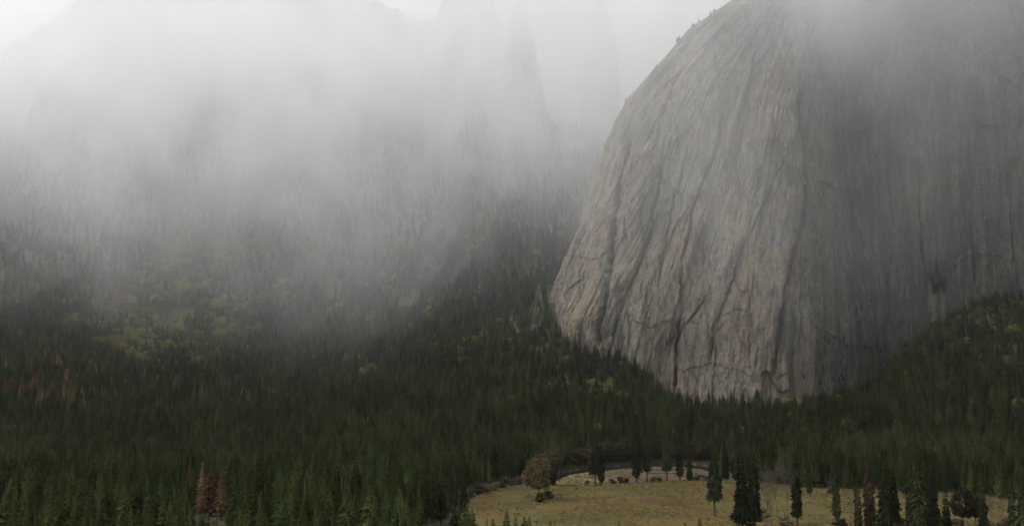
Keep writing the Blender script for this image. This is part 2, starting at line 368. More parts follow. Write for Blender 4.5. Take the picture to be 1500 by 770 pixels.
def cliff():
    # plan of the foot: x, y, inward lean factor
    plan = [(150, 2560, 1.0, -.1), (100, 2330, 1.0, -.05), (74, 2180, 1.0, 0), (98, 2060, 1.0, .12), (165, 1990, .95, .26), (280, 1945, .74, .40), (390, 1918, .50, .48),
            (470, 1908, .36, .52), (520, 1924, .30, .52), (580, 1958, .22, .5), (645, 1990, .14, .5), (720, 2006, .07, .5), (800, 2004, .03, .5), (880, 1990, 0, .5), (960, 1965, 0, .5), (1060, 1930, 0, .5), (1220, 1880, 0, .5)]
    nu, nv = 1180, 600
    C, u = smooth_curve(plan, nu)
    d = np.gradient(C[:, :2], axis=0); d /= np.linalg.norm(d, axis=1, keepdims=True)
    nin = np.stack([-d[:, 1], d[:, 0]], 1); lean2 = C[:, 2:4]                 # inward normal, and the way the face leans with height
    z = np.linspace(5, 1060, nv)
    prof = np.interp(z, [-20, 230, 340, 460, 580, 640, 690, 750, 820, 890, 980, 1080], [-8, 0, 32, 76, 118, 140, 166, 214, 268, 362, 520, 760])
    ker = np.hanning(9)[1:-1]; ker /= ker.sum(); prof = np.convolve(np.pad(prof, 3, mode='edge'), ker, 'valid')
    U, Z = np.meshgrid(u, z)
    lean = Z * 0.30
    us = U - Z * (0.06 + 0.20 * sstep(560, 150, C[:, 0])[None, :])
    w = 13 * fbm(us / 130, Z / 260, 0, 4, 21)
    # overlapping slabs: slow rise then sudden step back (dihedrals and flakes)
    def slabs(L, seed, tilt):
        v = (us + tilt * Z + w * L / 60 + 0.5 * L * fbm(us / (2.0 * L), Z / (5 * L), 0, 3, seed)) / L
        f = v - np.floor(v); amp = 0.35 + 0.65 * _hash(np.floor(v), np.floor(Z / (L * 6) + fbm(v, Z / 200, 0, 2, seed + 3)), np.zeros_like(v), seed)
        saw = np.where(f < 0.88, f / 0.88, (1 - f) / 0.12)
        edge = np.exp(-((f - 0.96) / 0.035) ** 2) * (amp > 0.62)
        return (saw - 0.5) * amp, edge * (amp - 0.3)
    s1, e1 = slabs(115, 31, -0.02); s2, e2 = slabs(44, 47, 0.06); s3, e3 = slabs(17, 63, -0.05)
    patch = sstep(-0.15, 0.25, fbm(us / 80, Z / 120, 0, 4, 77))
    disp = 4.0 * s1 + 1.6 * s2 * (0.3 + 0.7 * patch) + 0.8 * s3 * (0.2 + 0.8 * patch)
    disp += 20 * fbm(U / 170, Z / 300, 0, 4, 5) + 4 * np.abs(fbm(us / 46, Z / 150, 0, 5, 15)) + 1.5 * fbm(us / 10, Z / 26, 0, 4, 25, .6) + 1.6 * fbm(us / 5.5, Z / 90, 0, 3, 35)
    # flat slabs that stand at different depths, with sharp corners and small roofs between them
    def blocks(L, Hc, seed, wob):
        col_ = np.floor((us + wob * fbm(us / (3 * L), Z / (4 * Hc), 0, 3, seed)) / L)
        row_ = np.floor((Z + Hc * 2 * _hash(col_, col_ * 0, col_ * 0, seed + 1) + .35 * Hc * fbm(us / L, Z / Hc, 0, 2, seed + 2)) / Hc)
        return _hash(col_, row_, np.zeros_like(col_), seed + 4) * 2 - 1
    disp += 4.6 * blocks(46, 170, 201, 10) + 2.4 * blocks(18, 75, 211, 5) * (0.35 + 0.65 * patch) + 0.9 * blocks(7, 28, 221, 2) * patch
    # broken ledges that cross the face
    lv = (Z + 0.35 * us + 45 * fbm(us / 120, Z / 120, 0, 4, 91)) / 70; lf = lv - np.floor(lv)
    lm = sstep(0.05, 0.3, fbm(us / 70, np.floor(lv) * 3.7, 0, 3, 93))
    disp += 3.0 * lm * (lf - 0.5)
    # the joints that split the face: traced lines, each a groove with the flake on one side standing proud
    BX = C[:, 0][None] + lean2[:, 0][None] * prof[:, None]; BY = C[:, 1][None] + lean2[:, 1][None] * prof[:, None]
    px, py, _ = project(np.stack([BX, BY, Z], -1))
    px = px + 2.2 * fbm(px / 40, py / 34, 0, 4, 111) + 1.6 * vnoise(px / 9, py / 7, 0, 112)
    crack = np.clip(0.45 * e1 * patch + 0.4 * e2 * patch + 0.25 * e3 * patch, 0, 1)
    JOINTS = [  # width px, groove depth m, flake step m, darkness, line
        (3.6, 15, 7, .9, [(918, 200), (908, 286), (902, 339), (894, 403), (884, 456), (876, 500)]), (2.4, 8, 6, .75, [(975, 210), (961, 297), (945, 366), (929, 403), (913, 440), (897, 488), (893, 520)]),
        (2.2, 10, 9, .95, [(1058, 170), (1052, 211), (1030, 270), (1014, 313), (1009, 350), (998, 376), (997, 456), (990, 510), (987, 590)]), (1.8, 6, 4, .8, [(1032, 440), (998, 482), (976, 503)]),
        (1.9, 7, 6, .8, [(1150, 230), (1126, 286), (1105, 328), (1084, 376), (1068, 424), (1046, 478), (1040, 520)]), (4.5, 13, 9, .85, [(1170, 140), (1174, 217), (1180, 270), (1171, 339), (1158, 382), (1145, 456), (1140, 510), (1132, 545)]),
        (1.6, 5, 2, .7, [(1048, 510), (1045, 590)]), (1.7, 6, 3, .6, [(858, 320), (844, 355), (833, 392), (830, 440)]), (2.0, 6, 3, .7, [(1203, 340), (1201, 392), (1203, 488), (1206, 560)]),
        (2.5, 7, 4, .7, [(1252, 300), (1252, 349), (1250, 419), (1256, 500)]), (2.6, 9, 5, .7, [(1345, 230), (1351, 325), (1355, 384), (1362, 440)]), (2.0, 6, 3, .6, [(1300, 210), (1310, 330), (1306, 470)]),
        (2.0, 6, 4, .6, [(1418, 200), (1424, 330), (1432, 430)]), (2.2, 7, 4, .65, [(1085, 190), (1078, 240), (1085, 290)]), (1.4, 4, 2, .6, [(930, 240), (920, 300), (917, 350)]), (1.5, 5, 3, .6, [(1010, 220), (990, 290), (975, 350), (966, 420)]),
        (1.4, 4, 2, .55, [(1105, 400), (1096, 470), (1100, 540)]), (1.8, 5, 3, .5, [(1110, 60), (1095, 140), (1080, 190)]), (1.8, 6, 4, .5, [(1000, 100), (970, 180), (955, 240)]), (1.8, 5, 3, .5, [(1475, 230), (1482, 330), (1490, 400)])]
    for wd, dp, stp, dk, ln in JOINTS:
        L = np.array(ln, float); xl = np.interp(py, L[:, 1], L[:, 0])
        on = sstep(L[0, 1] - 14, L[0, 1] + 10, py) * sstep(L[-1, 1] + 14, L[-1, 1] - 6, py)
        var = 0.45 + 0.55 * sstep(-.4, .25, vnoise(py / 22, 3.3 * L[0, 0], 0, 5))
        dx = px - xl; g = np.exp(-(dx / wd) ** 2) * on * var
        disp -= dp * np.exp(-(dx / (wd * .7)) ** 2) * on * var
        disp += stp * on * np.where(dx < 0, np.exp(dx / 30) * .55, -0.45 * np.exp(-dx / 12)) * sstep(0, 2.0, np.abs(dx)) * .6
        crack = np.maximum(crack, g * dk)
    # broken overlaps that arch across the face
    for ln, dp in (([(886, 490), (913, 462), (950, 478), (985, 470)], 4), ([(1046, 470), (1075, 452), (1105, 458)], 3.5), ([(840, 372), (870, 380), (895, 372)], 4), ([(930, 232), (965, 226), (1000, 240)], 4),
                   ([(1180, 470), (1225, 500), (1280, 512)], 5), ([(1380, 400), (1430, 372), (1500, 380)], 5), ([(985, 545), (1040, 532), (1100, 548)], 3)):
        L = np.array(ln, float); yl = np.interp(px, L[:, 0], L[:, 1]) + 5 * fbm(px / 18, 0, 0, 3, 7)
        on = sstep(L[0, 0] - 8, L[0, 0] + 12, px) * sstep(L[-1, 0] + 8, L[-1, 0] - 12, px); dy = py - yl
        disp += .42 * dp * on * np.where(dy < 0, np.exp(dy / 22), -.4 * np.exp(-dy / 14))
        crack = np.maximum(crack, .12 * np.exp(-((dy - 1) / 1.4) ** 2) * on * sstep(-.3, .2, vnoise(px / 11, 1.7, 0, 19)))
    X = BX - nin[:, 0][None] * disp; Y = BY - nin[:, 1][None] * disp
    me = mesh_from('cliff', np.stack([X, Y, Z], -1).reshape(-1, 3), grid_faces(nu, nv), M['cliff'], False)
    a = me.attributes.new('crack', 'FLOAT', 'POINT'); a.data.foreach_set('value', crack.ravel().astype(np.float32))
    o = obj('cliff', me)
    tag(o, 'massive grey granite cliff with leaning cracks rising from the forest into mist', 'cliff', kind='structure')
    return np.stack([X, Y, Z], -1)
CL = cliff()

def spire(name, label, cat, base, radius, height, lean, seed, sharp, group=None, nu=90, nv=110, mat='rock'):
    a = np.linspace(0, 2 * math.pi, nu, endpoint=False); tt = np.linspace(0, 1, nv)
    A, T = np.meshgrid(a, tt)
    prof = (1 - T ** sharp) ** 0.75 * (1 - 0.25 * T) + 0.015
    cx, cy = np.cos(A), np.sin(A)
    n = 1 + 0.42 * fbm(cx * 1.6 + seed, cy * 1.6, T * 2.6, 5, seed) + 0.28 * fbm(cx * 5, cy * 5 + seed, T * 4, 4, seed + 9)
    r = prof * n
    X = base[0] + radius[0] * r * cx + lean[0] * T * height; Y = base[1] + radius[1] * r * cy + lean[1] * T * height
    Z = base[2] + T * height * (1 + 0.05 * fbm(cx * 2, cy * 2, 0, 3, seed + 3))
    V = np.stack([X, Y, Z], -1).reshape(-1, 3)
    f = []
    for j in range(nv - 1):
        for i in range(nu):
            k = (i + 1) % nu; f.append((j * nu + i, j * nu + k, (j + 1) * nu + k, (j + 1) * nu + i))
    f.append(tuple((nv - 1) * nu + i for i in range(nu)))
    me = mesh_from(name, V, f, M[mat], True)
    return tag(obj(name, me), label, cat, group)

def sp(px0, px1, pytop, pybase, Y, label, name='rock_spire', seed=1, lean=(0, .05), depth=1.0, sharp=2.4, sink=80, group='rock spires in the mist', mat='rock'):
    cx = (px0 + px1) / 2; b = at(cx, pybase, Y); tz = at(cx, pytop, Y)[2]
    rx = (px1 - px0) / 2 / F * Y
    return spire(name, label, 'rock', (b[0], b[1], b[2] - sink), (rx, rx * depth), tz - b[2] + sink, lean, seed, sharp, group, mat=mat)

sp(718, 806, -5, 220, 3200, 'slender rock spire, a faint narrow silhouette in mist left of the cliff', seed=4, sharp=2.3)
sp(842, 922, -15, 260, 3450, 'faint broad rock spire in mist just behind the cliff edge', seed=8, sharp=2.2)
sp(590, 742, -60, 250, 3350, 'widest pale rock spire, nearly lost in bright mist', seed=13, sharp=3.2, lean=(0.06, .05))
sp(769, 793, 414, 485, 2080, 'small pale rock pinnacle poking out of the trees beside the cliff', name='rock_pinnacle', seed=27, sharp=3.4, sink=110, group=None, lean=(0.06, .05), mat='rock')
sp(560, 690, 225, 440, 2560, 'dark streaked rock buttress rising from the misty slope', name='rock_buttress', seed=33, sharp=4.5, sink=120, group=None, depth=1.3, lean=(0.2, .62), mat='buttress')
sp(-60, 250, -60, 330, 3500, 'dim mountain shoulder rising into mist at top left', name='rock_shoulder', seed=41, sharp=2.0, sink=150, group=None, lean=(0.12, .2))

# ----------------------------------------------------------------- trees
def conifer_crown(seed, H, Rr, base, levels, per, power, gap, droop, col=0.0):
    r = random.Random(seed); V, Fc = [], []
    def quad(p): i = len(V); V.extend(p); Fc.append(tuple(range(i, i + len(p))))
    lean = (r.uniform(-.01, .01), r.uniform(-.01, .01))
    lump = [r.uniform(.86, 1.1) for _ in range(9)]
    for L in range(levels):
        f = (L + r.uniform(-.3, .3)) / levels; f = min(max(f, 0), 0.995)
        z = H * (base + (1 - base) * f)
        prof = (1 - f) ** power if not col else min(1, (1 - f) ** power * col)
        if f < 0.12: prof *= 0.55 + 3.7 * f
        rad = Rr * (prof + 0.03) * lump[int(f * 8.99)]
        n = max(4, int(per * (0.55 + 0.6 * prof)))
        a0 = r.uniform(0, 6.28)
        for k in range(n):
            if r.random() < gap: continue
            a = a0 + 6.283 * k / n + r.uniform(-.35, .35); le = rad * r.uniform(.62, 1.12)
            ca, sa = math.cos(a), math.sin(a); cz = -droop * (1.1 - f) + 0.25 * f + r.uniform(-.12, .12)
            wd = max(0.36, le * r.uniform(.20, .32))
            bx, by = lean[0] * z, lean[1] * z
            def P(t, s, dz): return (bx + ca * le * t - sa * wd * s, by + sa * le * t + ca * wd * s, z + le * cz * t - 0.18 * le * t * t + dz)
            tw = r.uniform(-.35, .35) * wd
            # spray in three tongues plus a hanging blade
            quad([P(.05, 0, 0), P(.42, -.9, -tw - .1 * wd), P(.78, -.62, -.25 * wd - tw), P(.60, 0, .16 * wd)])
            quad([P(.05, 0, 0), P(.60, 0, .16 * wd), P(.80, .60, -.25 * wd + tw), P(.44, .92, tw - .1 * wd)])
            quad([P(.50, -.10, .1 * wd), P(.80, -.30, -.15 * wd), P(1.06, 0, -.10 * wd), P(.80, .30, -.15 * wd)])
            quad([P(.18, 0, .05), P(.85, 0, 0), P(.72, .12, -.75 * wd - .2), P(.35, -.1, -.7 * wd - .2)])
    z = H
    for k in range(3):
        a = k * 2.1; c, s = math.cos(a) * .35, math.sin(a) * .35
        quad([(lean[0] * z, lean[1] * z, H * 1.01), (lean[0] * z + c, lean[1] * z + s, H - 1.8), (lean[0] * z - s, lean[1] * z + c, H - 2.0)])
    return V, Fc

def tube_path(V, Fc, pts, rads, k=6):
    base = len(V); pts = [Vector(p) for p in pts]
    for i, (p, rr) in enumerate(zip(pts, rads)):
        d = (pts[min(i + 1, len(pts) - 1)] - pts[max(i - 1, 0)]).normalized()
        u = d.orthogonal().normalized(); w = d.cross(u)
        for j in range(k):
            a = 6.28318 * j / k; V.append(tuple(p + (u * math.cos(a) + w * math.sin(a)) * rr))
    for i in range(len(pts) - 1):
        for j in range(k):
            q = (j + 1) % k; Fc.append((base + i * k + j, base + i * k + q, base + (i + 1) * k + q, base + (i + 1) * k + j))
    Fc.append(tuple(base + (len(pts) - 1) * k + j for j in range(k)))

def trunk_mesh(seed, H, r0, top=0.93):
    r = random.Random(seed); V, Fc = [], []
    pts = [(0, 0, -1.5)] + [(r.uniform(-.12, .12) * i, r.uniform(-.12, .12) * i, H * top * i / 6) for i in range(1, 7)]
    pts.insert(1, (0, 0, 1.2))
    tube_path(V, Fc, pts, [r0 * 1.5, r0 * 1.05] + [r0 * (1 - .155 * i) for i in range(1, 7)], 7)
    return mesh_from('trunk', V, Fc, M['bark'], True)

def broad_crown(seed, H, Rr, zc, rz, clumps, leaves, size):
    r = random.Random(seed); V, Fc = [], []
    for c in range(clumps):
        while True:
            d = Vector((r.uniform(-1, 1), r.uniform(-1, 1), r.uniform(-1, 1)))
            if 0.2 < d.length < 1: break
        d *= (0.55 + 0.35 * r.random()) / max(d.length, .5)
        cc = Vector((d.x * Rr, d.y * Rr, zc + d.z * rz)); cr = Rr * r.uniform(.22, .40)
        for k in range(leaves):
            n = Vector((r.gauss(0, 1), r.gauss(0, 1), r.gauss(0, 1))).normalized()
            p = cc + n * cr * r.uniform(.6, 1.05); p.z = max(p.z, zc - rz * 1.1 + r.uniform(0, .25 * rz))
            nn = (n + Vector((r.gauss(0, .5), r.gauss(0, .5), r.gauss(.4, .5)))).normalized()
            u = nn.orthogonal().normalized(); w = nn.cross(u); a = r.uniform(0, 6.28)
            u, w = u * math.cos(a) + w * math.sin(a), w * math.cos(a) - u * math.sin(a)
            s = size * r.uniform(.6, 1.3); i = len(V)
            V += [tuple(p - u * s), tuple(p - w * s * .6 + nn * s * .15), tuple(p + u * s), tuple(p + w * s * .6 + nn * s * .15)]
            Fc.append((i, i + 1, i + 2, i + 3))
    return V, Fc

def limbs_mesh(seed, H, r0, spread, mat='bark', depth=3, first=0.3, kids=4, twig=0.05, up=0.55):
    r = random.Random(seed); V, Fc = [], []
    def grow(p, d, L, rad, lev):
        q = p; pts, rads = [tuple(p)], [rad]
        for i in range(3):
            d = (d + Vector((r.gauss(0, .16), r.gauss(0, .16), r.gauss(.04, .10)))).normalized(); q = q + d * L / 3
            pts.append(tuple(q)); rads.append(max(rad * (1 - .22 * (i + 1)), twig))
        tube_path(V, Fc, pts, rads, 6 if lev < 2 else 3)
        if lev < depth:
            for k in range(kids):
                t = r.uniform(.35, 1.0); j = min(int(t * 3), 2); b = Vector(pts[j]).lerp(Vector(pts[j + 1]), t * 3 - j)
                a = r.uniform(0, 6.28); sd = Vector((math.cos(a), math.sin(a), up * r.uniform(.4, 1.5))) * spread + d * .6
                grow(b, sd.normalized(), L * r.uniform(.42, .62), max(rads[j] * .5, twig), lev + 1)
    grow(Vector((0, 0, -1)), Vector((0, 0, 1)), H * (1 - first * .5), r0, 0)
    return mesh_from('branches', V, Fc, M[mat], False)

CON = []   # (crown mesh by material, trunk mesh, height)
SPEC = [  # seed, H, R, base, levels, per, power, gap, droop, columnar
    (1, 40, 5.6, .10, 40, 12, .85, .06, .50, 0), (2, 40, 4.6, .14, 40, 11, .78, .10, .45, 0), (3, 40, 6.2, .22, 36, 12, .72, .12, .40, 1.12),
    (4, 40, 4.2, .08, 42, 11, .90, .05, .55, 0), (5, 40, 5.2, .28, 34, 12, .66, .16, .45, 1.12), (6, 40, 4.8, .16, 38, 11, .68, .13, .50, 1.2)]
for sp_ in SPEC:
    V, Fc = conifer_crown(*sp_)
    d = {}
    for key in ('needles', 'meadow_needles', 'rust', 'tan'):
        d[key] = mesh_from('conifer_crown', V, Fc, M[key])
    CON.append((d, trunk_mesh(sp_[0] + 50, 40, .62), 40.0))
# gappy meadow conifers whose trunks stay in sight
MSPEC = [(11, 40, 5.4, .27, 34, 11, .68, .20, .60, 1.2), (12, 40, 4.8, .14, 36, 11, .62, .18, .60, 1.25), (13, 40, 4.2, .12, 34, 9, .50, .24, .45, 1.4),
         (14, 40, 6.0, .16, 36, 12, .70, .18, .55, 1.15), (15, 40, 5.0, .06, 36, 12, .65, .05, .45, 1.2)]
MCON = []
for sp_ in MSPEC:
    V, Fc = conifer_crown(*sp_)
    MCON.append(({k: mesh_from('conifer_crown', V, Fc, M[k]) for k in ('meadow_needles', 'brown')}, trunk_mesh(sp_[0] + 70, 40, .70), 40.0))
BRO = []
for sd, H, Rr, zc, rz, cl in ((1, 18, 7.0, 10.5, 7.2, 26), (2, 18, 6.0, 11, 7.0, 22), (3, 14, 7.2, 8.0, 5.8, 24)):
    V, Fc = broad_crown(sd, H, Rr, zc, rz, cl + 14, 64, .62)
    BRO.append(({k: mesh_from('leaf_crown', V, Fc, M[k]) for k in ('oak', 'yellow', 'autumn', 'dusk', 'shrub')}, limbs_mesh(sd + 20, H, .42, .8, 'bark', 2, .35, 5, .06), float(H)))
BARE = [(limbs_mesh(sd, 18, .30, sprd, 'twig', 3, .25, kids, .045, up), 18.0) for sd, sprd, kids, up in ((5, .75, 6, .8), (6, .6, 6, 1.0), (7, .9, 5, .6))]
V, Fc = broad_crown(9, 4, 1.9, 1.7, 1.6, 16, 60, .34)
SHR = {k: mesh_from('shrub_crown', V, Fc, M[k]) for k in ('shrub', 'oak', 'yellow', 'dusk')}
SHR_STEM = limbs_mesh(33, 3.0, .12, 1.0, 'bark', 1, .5, 5, .03)

def plant(name, label, cat, loc, top_h, base_h, parts, group=None, wid=1.0, rz=None):
    e = bpy.data.objects.new(name, None); COL.objects.link(e)
    s = top_h / base_h; e.location = tuple(map(float, loc)); e.scale = (s * wid, s * wid, s)
    e.rotation_euler = (0, 0, random.uniform(0, 6.28) if rz is None else rz); e.empty_display_size = .5
    tag(e, label, cat, group)
    for nm, me in parts: obj(nm, me, e)
    return e

def conifer(v, mat, label, loc, h, group=None, wid=1.0, name='conifer_tree', meadow=False):
    d, tr, H = (MCON if meadow else CON)[v]
    return plant(name, label, 'tree', loc, h, H, (('trunk', tr), ('crown', d[mat])), group, wid)

def broad(v, mat, label, loc, h, group=None, wid=1.0, name='broadleaf_tree'):
    d, tr, H = BRO[v]
    return plant(name, label, 'tree', loc, h, H, (('trunk', tr), ('crown', d[mat])), group, wid)

def bare(v, label, loc, h, group=None, wid=1.0):
    me, H = BARE[v]
    e = bpy.data.objects.new('bare_tree', me); COL.objects.link(e); s = h / H
    e.location = tuple(map(float, loc)); e.scale = (s * wid, s * wid, s); e.rotation_euler = (0, 0, random.uniform(0, 6.28))
    return tag(e, label, 'tree', group)

def shrub(mat, label, loc, h, group=None, wid=1.0):
    return plant('shrub', label, 'shrub', loc, h, 3.4, (('stems', SHR_STEM), ('foliage', SHR[mat])), group, wid)

TAKEN = []
def spot(px, py_base, py_top):
    p = flat(px, py_base); TAKEN.append(p[:2])
    return p, (py_base - py_top) / F * p[1]

# conifers that stand on the meadow and along its river edge: base x, base y, top y, variant, width, label
MG = 'conifers standing on the meadow and its river edge'
for px, pb, ptop, v, wd, mat, lab in [
    (872, 711, 640, 0, 1.0, 'meadow_needles', 'dark conifer at the left end of the pale sandbar, nearer the oak'),
    (881, 711, 652, 2, .9, 'meadow_needles', 'shorter thin conifer tucked against the right side of the sandbar conifer nearest the oak'),
    (933, 705.5, 634, 2, 1.05, 'meadow_needles', 'tall conifer at the middle of the sandbar, left one of a close pair'),
    (948, 705, 637, 0, .75, 'meadow_needles', 'narrow conifer at the middle of the sandbar, right one of a close pair'),
    (977, 703.5, 640, 0, .95, 'meadow_needles', 'conifer with low spreading branches in front of the sandbar, right of the close pair'),
    (996, 703, 640, 2, .95, 'meadow_needles', 'sparse conifer in front of the right part of the sandbar'),
    (1010, 703, 664, 4, 1.05, 'meadow_needles', 'short bushy black-green conifer at the right end of the sandbar'),
    (1047, 756, 652, 0, .84, 'meadow_needles', 'lone conifer on the meadow with a bare lower trunk'),
    (1088, 782, 664, 3, .78, 'meadow_needles', 'broad dense conifer on the meadow, left of a touching pair'),
    (1105, 776, 660, 1, .85, 'meadow_needles', 'tall dense conifer on the meadow, right of a touching pair'),
    (1168, 768, 662, 1, .72, 'meadow_needles', 'narrow columnar conifer right of the pale bare trees'),
    (1226, 769, 664, 2, .62, 'meadow_needles', 'very thin gappy conifer standing between bare trees on the meadow'),
    (1275, 783, 664, 1, .70, 'brown', 'brownish narrow conifer leaning on a dense green neighbour on the meadow'),
    (1297, 787, 668, 3, .68, 'meadow_needles', 'dense wide conifer right beside the brownish one on the meadow'),
    (1349, 790, 648, 1, .76, 'meadow_needles', 'tallest dark conifer on the right part of the meadow'),
    (1368, 788, 668, 3, .66, 'meadow_needles', 'dark conifer joined to the right of the tallest meadow conifer'),
    (1484, 778, 700, 2, .85, 'meadow_needles', 'ragged conifer near the right end of the meadow'),
    (1501, 790, 690, 3, .7, 'meadow_needles', 'dark conifer cut by the right edge of the picture on the meadow'),
    (1334, 780, 690, 2, .7, 'meadow_needles', 'slim conifer tucked to the left of the tallest meadow conifer'), (1388, 786, 716, 4, .8, 'meadow_needles', 'low dark conifer between the tallest meadow conifer and the dusky pair'),
    (1258, 784, 702, 2, .75, 'meadow_needles', 'small ragged conifer just left of the brownish narrow conifer'), (1312, 786, 688, 0, .7, 'meadow_needles', 'conifer with bare lower trunk close right of the dense wide conifer'),
    (1442, 786, 712, 4, .8, 'meadow_needles', 'dark bushy conifer just right of the dusky rounded pair'), (1186, 726, 676, 2, .9, 'meadow_needles', 'conifer at the back edge of the meadow behind the narrow columnar one'),
    (1063, 706, 646, 1, .9, 'meadow_needles', 'dense conifer at the back of the meadow right of the sandbar end'), (1080, 708, 650, 3, .7, 'meadow_needles', 'dark conifer behind the touching pair at the back of the meadow'),
    (646, 768, 700, 3, .9, 'meadow_needles', 'front dark conifer by the river bend at the left tip of the meadow'), (657, 756, 692, 1, .9, 'meadow_needles', 'second dark conifer by the river bend at the left tip of the meadow'),
    (667, 747, 690, 2, .8, 'meadow_needles', 'thin dark conifer by the river bend at the left tip of the meadow'), (679, 736, 688, 3, .7, 'meadow_needles', 'farthest dark conifer by the river bend at the left tip of the meadow')]:
    p, h = spot(px, pb, ptop); conifer(v, mat, lab, p, h, MG, wd * 1.25, meadow=True)
for px, pb, ptop, v, mat, wd, lab in [
    (788, 731, 668, 0, 'oak', .86, 'round olive brown oak standing alone at the river edge of the meadow'),
    (804, 724, 672, 1, 'dusk', .75, 'dusky oak tucked behind the right side of the round olive oak'),
    (1412, 771, 717, 1, 'dusk', .95, 'dusky rounded tree on the right part of the meadow, left of a pair'),
    (1430, 769, 720, 0, 'dusk', .85, 'dusky rounded tree on the right part of the meadow, right of a pair')]:
    p, h = spot(px, pb, ptop); broad(v, mat, lab, p, h, None, wd)
for px, pb, ptop, v, wd, lab in [
    (1122, 769, 700, 1, .5, 'thin bare tree just right of the touching conifer pair on the meadow'),
    (1131, 775, 722, 2, .6, 'low bare tree with pale twigs between the conifer pair and the narrow conifer'),
    (1140, 758, 700, 0, .8, 'widest pale leafless tree between the conifer pair and the narrow conifer'),
    (1155, 772, 688, 1, .55, 'slim leafless tree just left of the narrow columnar conifer'),
    (1208, 735, 708, 0, 1.0, 'small pale bare tree at the back of the meadow'),
    (1246, 761, 722, 2, .8, 'small bare tree alone on the grass right of the thin gappy conifer'),
    (1321, 765, 728, 0, .8, 'bare sapling between the dense wide conifer and the tallest meadow conifer'),
    (1451, 766, 733, 1, .8, 'bare sapling right of the dusky rounded pair, the left of two'),
    (1465, 768, 736, 2, .8, 'bare sapling right of the dusky rounded pair, the right of two')]:
    p, h = spot(px, pb, ptop); bare(v, lab, p, h, 'bare trees on the meadow', wd)
# shrubs along the banks
SG = 'shrubs along the river banks'
for px, pb, h, mat, wd, lab in [
    (792, 735, 8, 'oak', 1.3, 'olive shrub at the foot of the round olive oak'), (804, 730, 7, 'oak', 1.2, 'low olive shrub at the right foot of the round oak'),
    (724, 718, 8, 'shrub', 1.3, 'brown shrub leaning over the dark river left of the oak'), (737, 714, 11, 'oak', 1.0, 'tall olive shrub on the bank left of the oak'),
    (716, 721, 5, 'shrub', 1.3, 'small brown shrub at the river bend left of the oak'), (678, 734, 7, 'oak', 1.5, 'pale shrub at the left tip of the meadow'),
    (690, 729, 5, 'dusk', 1.3, 'low dusky shrub near the left tip of the meadow'),
    (897, 708, 5, 'shrub', 1.5, 'reddish shrub below the left half of the sandbar'), (909, 707, 6.5, 'shrub', 1.2, 'taller reddish shrub below the left half of the sandbar'),
    (917, 707, 5.5, 'shrub', 1.3, 'reddish shrub left of the close conifer pair at the sandbar'), (957, 705, 5, 'shrub', 1.4, 'reddish shrub right of the close conifer pair at the sandbar'),
    (966, 704.5, 4, 'dusk', 1.5, 'low dusky shrub at the foot of the low-branched sandbar conifer'), (1022, 702, 6, 'shrub', 1.8, 'wide reddish shrub right of the short bushy conifer'),
    (1034, 702, 5, 'shrub', 1.6, 'reddish shrub at the far right tip of the sandbar'), (860, 709, 4, 'shrub', 1.6, 'low brown shrub at the grassy left end of the sandbar'),
    (1115, 762, 9, 'shrub', 1.0, 'brown shrub between the bare trees by the touching conifer pair'), (1218, 722, 5, 'dusk', 1.6, 'low dusky shrub at the back edge of the meadow'),
    (1150, 770, 7, 'shrub', 1.4, 'brown shrub at the foot of the slim leafless tree'), (1232, 772, 6, 'dusk', 1.5, 'dusky shrub at the foot of the thin gappy conifer'),
    (1314, 776, 8, 'dusk', 1.5, 'dark shrub between the dense wide conifer and the bare sapling'), (1382, 772, 7, 'shrub', 1.5, 'brown shrub right of the two joined dark conifers'), (1400, 778, 8, 'dusk', 1.4, 'dark shrub at the left foot of the dusky rounded pair'),
    (1474, 773, 7, 'shrub', 1.4, 'brown shrub right of the two bare saplings'), (1100, 780, 6, 'dusk', 1.6, 'dark shrub at the foot of the touching conifer pair'), (704, 722, 8, 'dusk', 1.5, 'dark shrub overhanging the river near the left tip of the meadow'),
    (1328, 722, 7, 'dusk', 1.6, 'round dark shrub at the back edge of the meadow near the tallest meadow conifer')]:
    p, _ = spot(px, pb, pb - 10); shrub(mat, lab, p, h, SG, wd)
# drift logs stranded on the sandbar
for (x0, y0), (x1, y1), rr, lab in [((946, 692.5), (992, 693.0), .9, 'long dark drift log lying across the middle of the sandbar'), ((955, 688.0), (978, 688.6), .7, 'shorter drift log behind the long one on the sandbar'),
                                    ((842, 697.5), (866, 699.0), .8, 'pale drift log on the grassy left end of the sandbar')]:
    a, b = flat(x0, y0, -1.1), flat(x1, y1, -1.1); V, Fc = [], []
    c = (a + b) / 2; L = b - a
    tube_path(V, Fc, [tuple(L * (k / 5 - .5) + np.array([0, random.uniform(-.6, .6), .2])) for k in range(6)], [rr * (1.2 - .15 * k) for k in range(6)], 8)
    for k in (1, 3): tube_path(V, Fc, [tuple(L * (k / 5 - .5)), tuple(L * (k / 5 - .45) + np.array([0, 1.5, 2.4]))], [rr * .35, rr * .1], 5)
    o = obj('drift_log', mesh_from('drift_log', V, Fc, M['twig'], True)); o.location = tuple(c); tag(o, lab, 'log', 'drift logs on the sandbar')

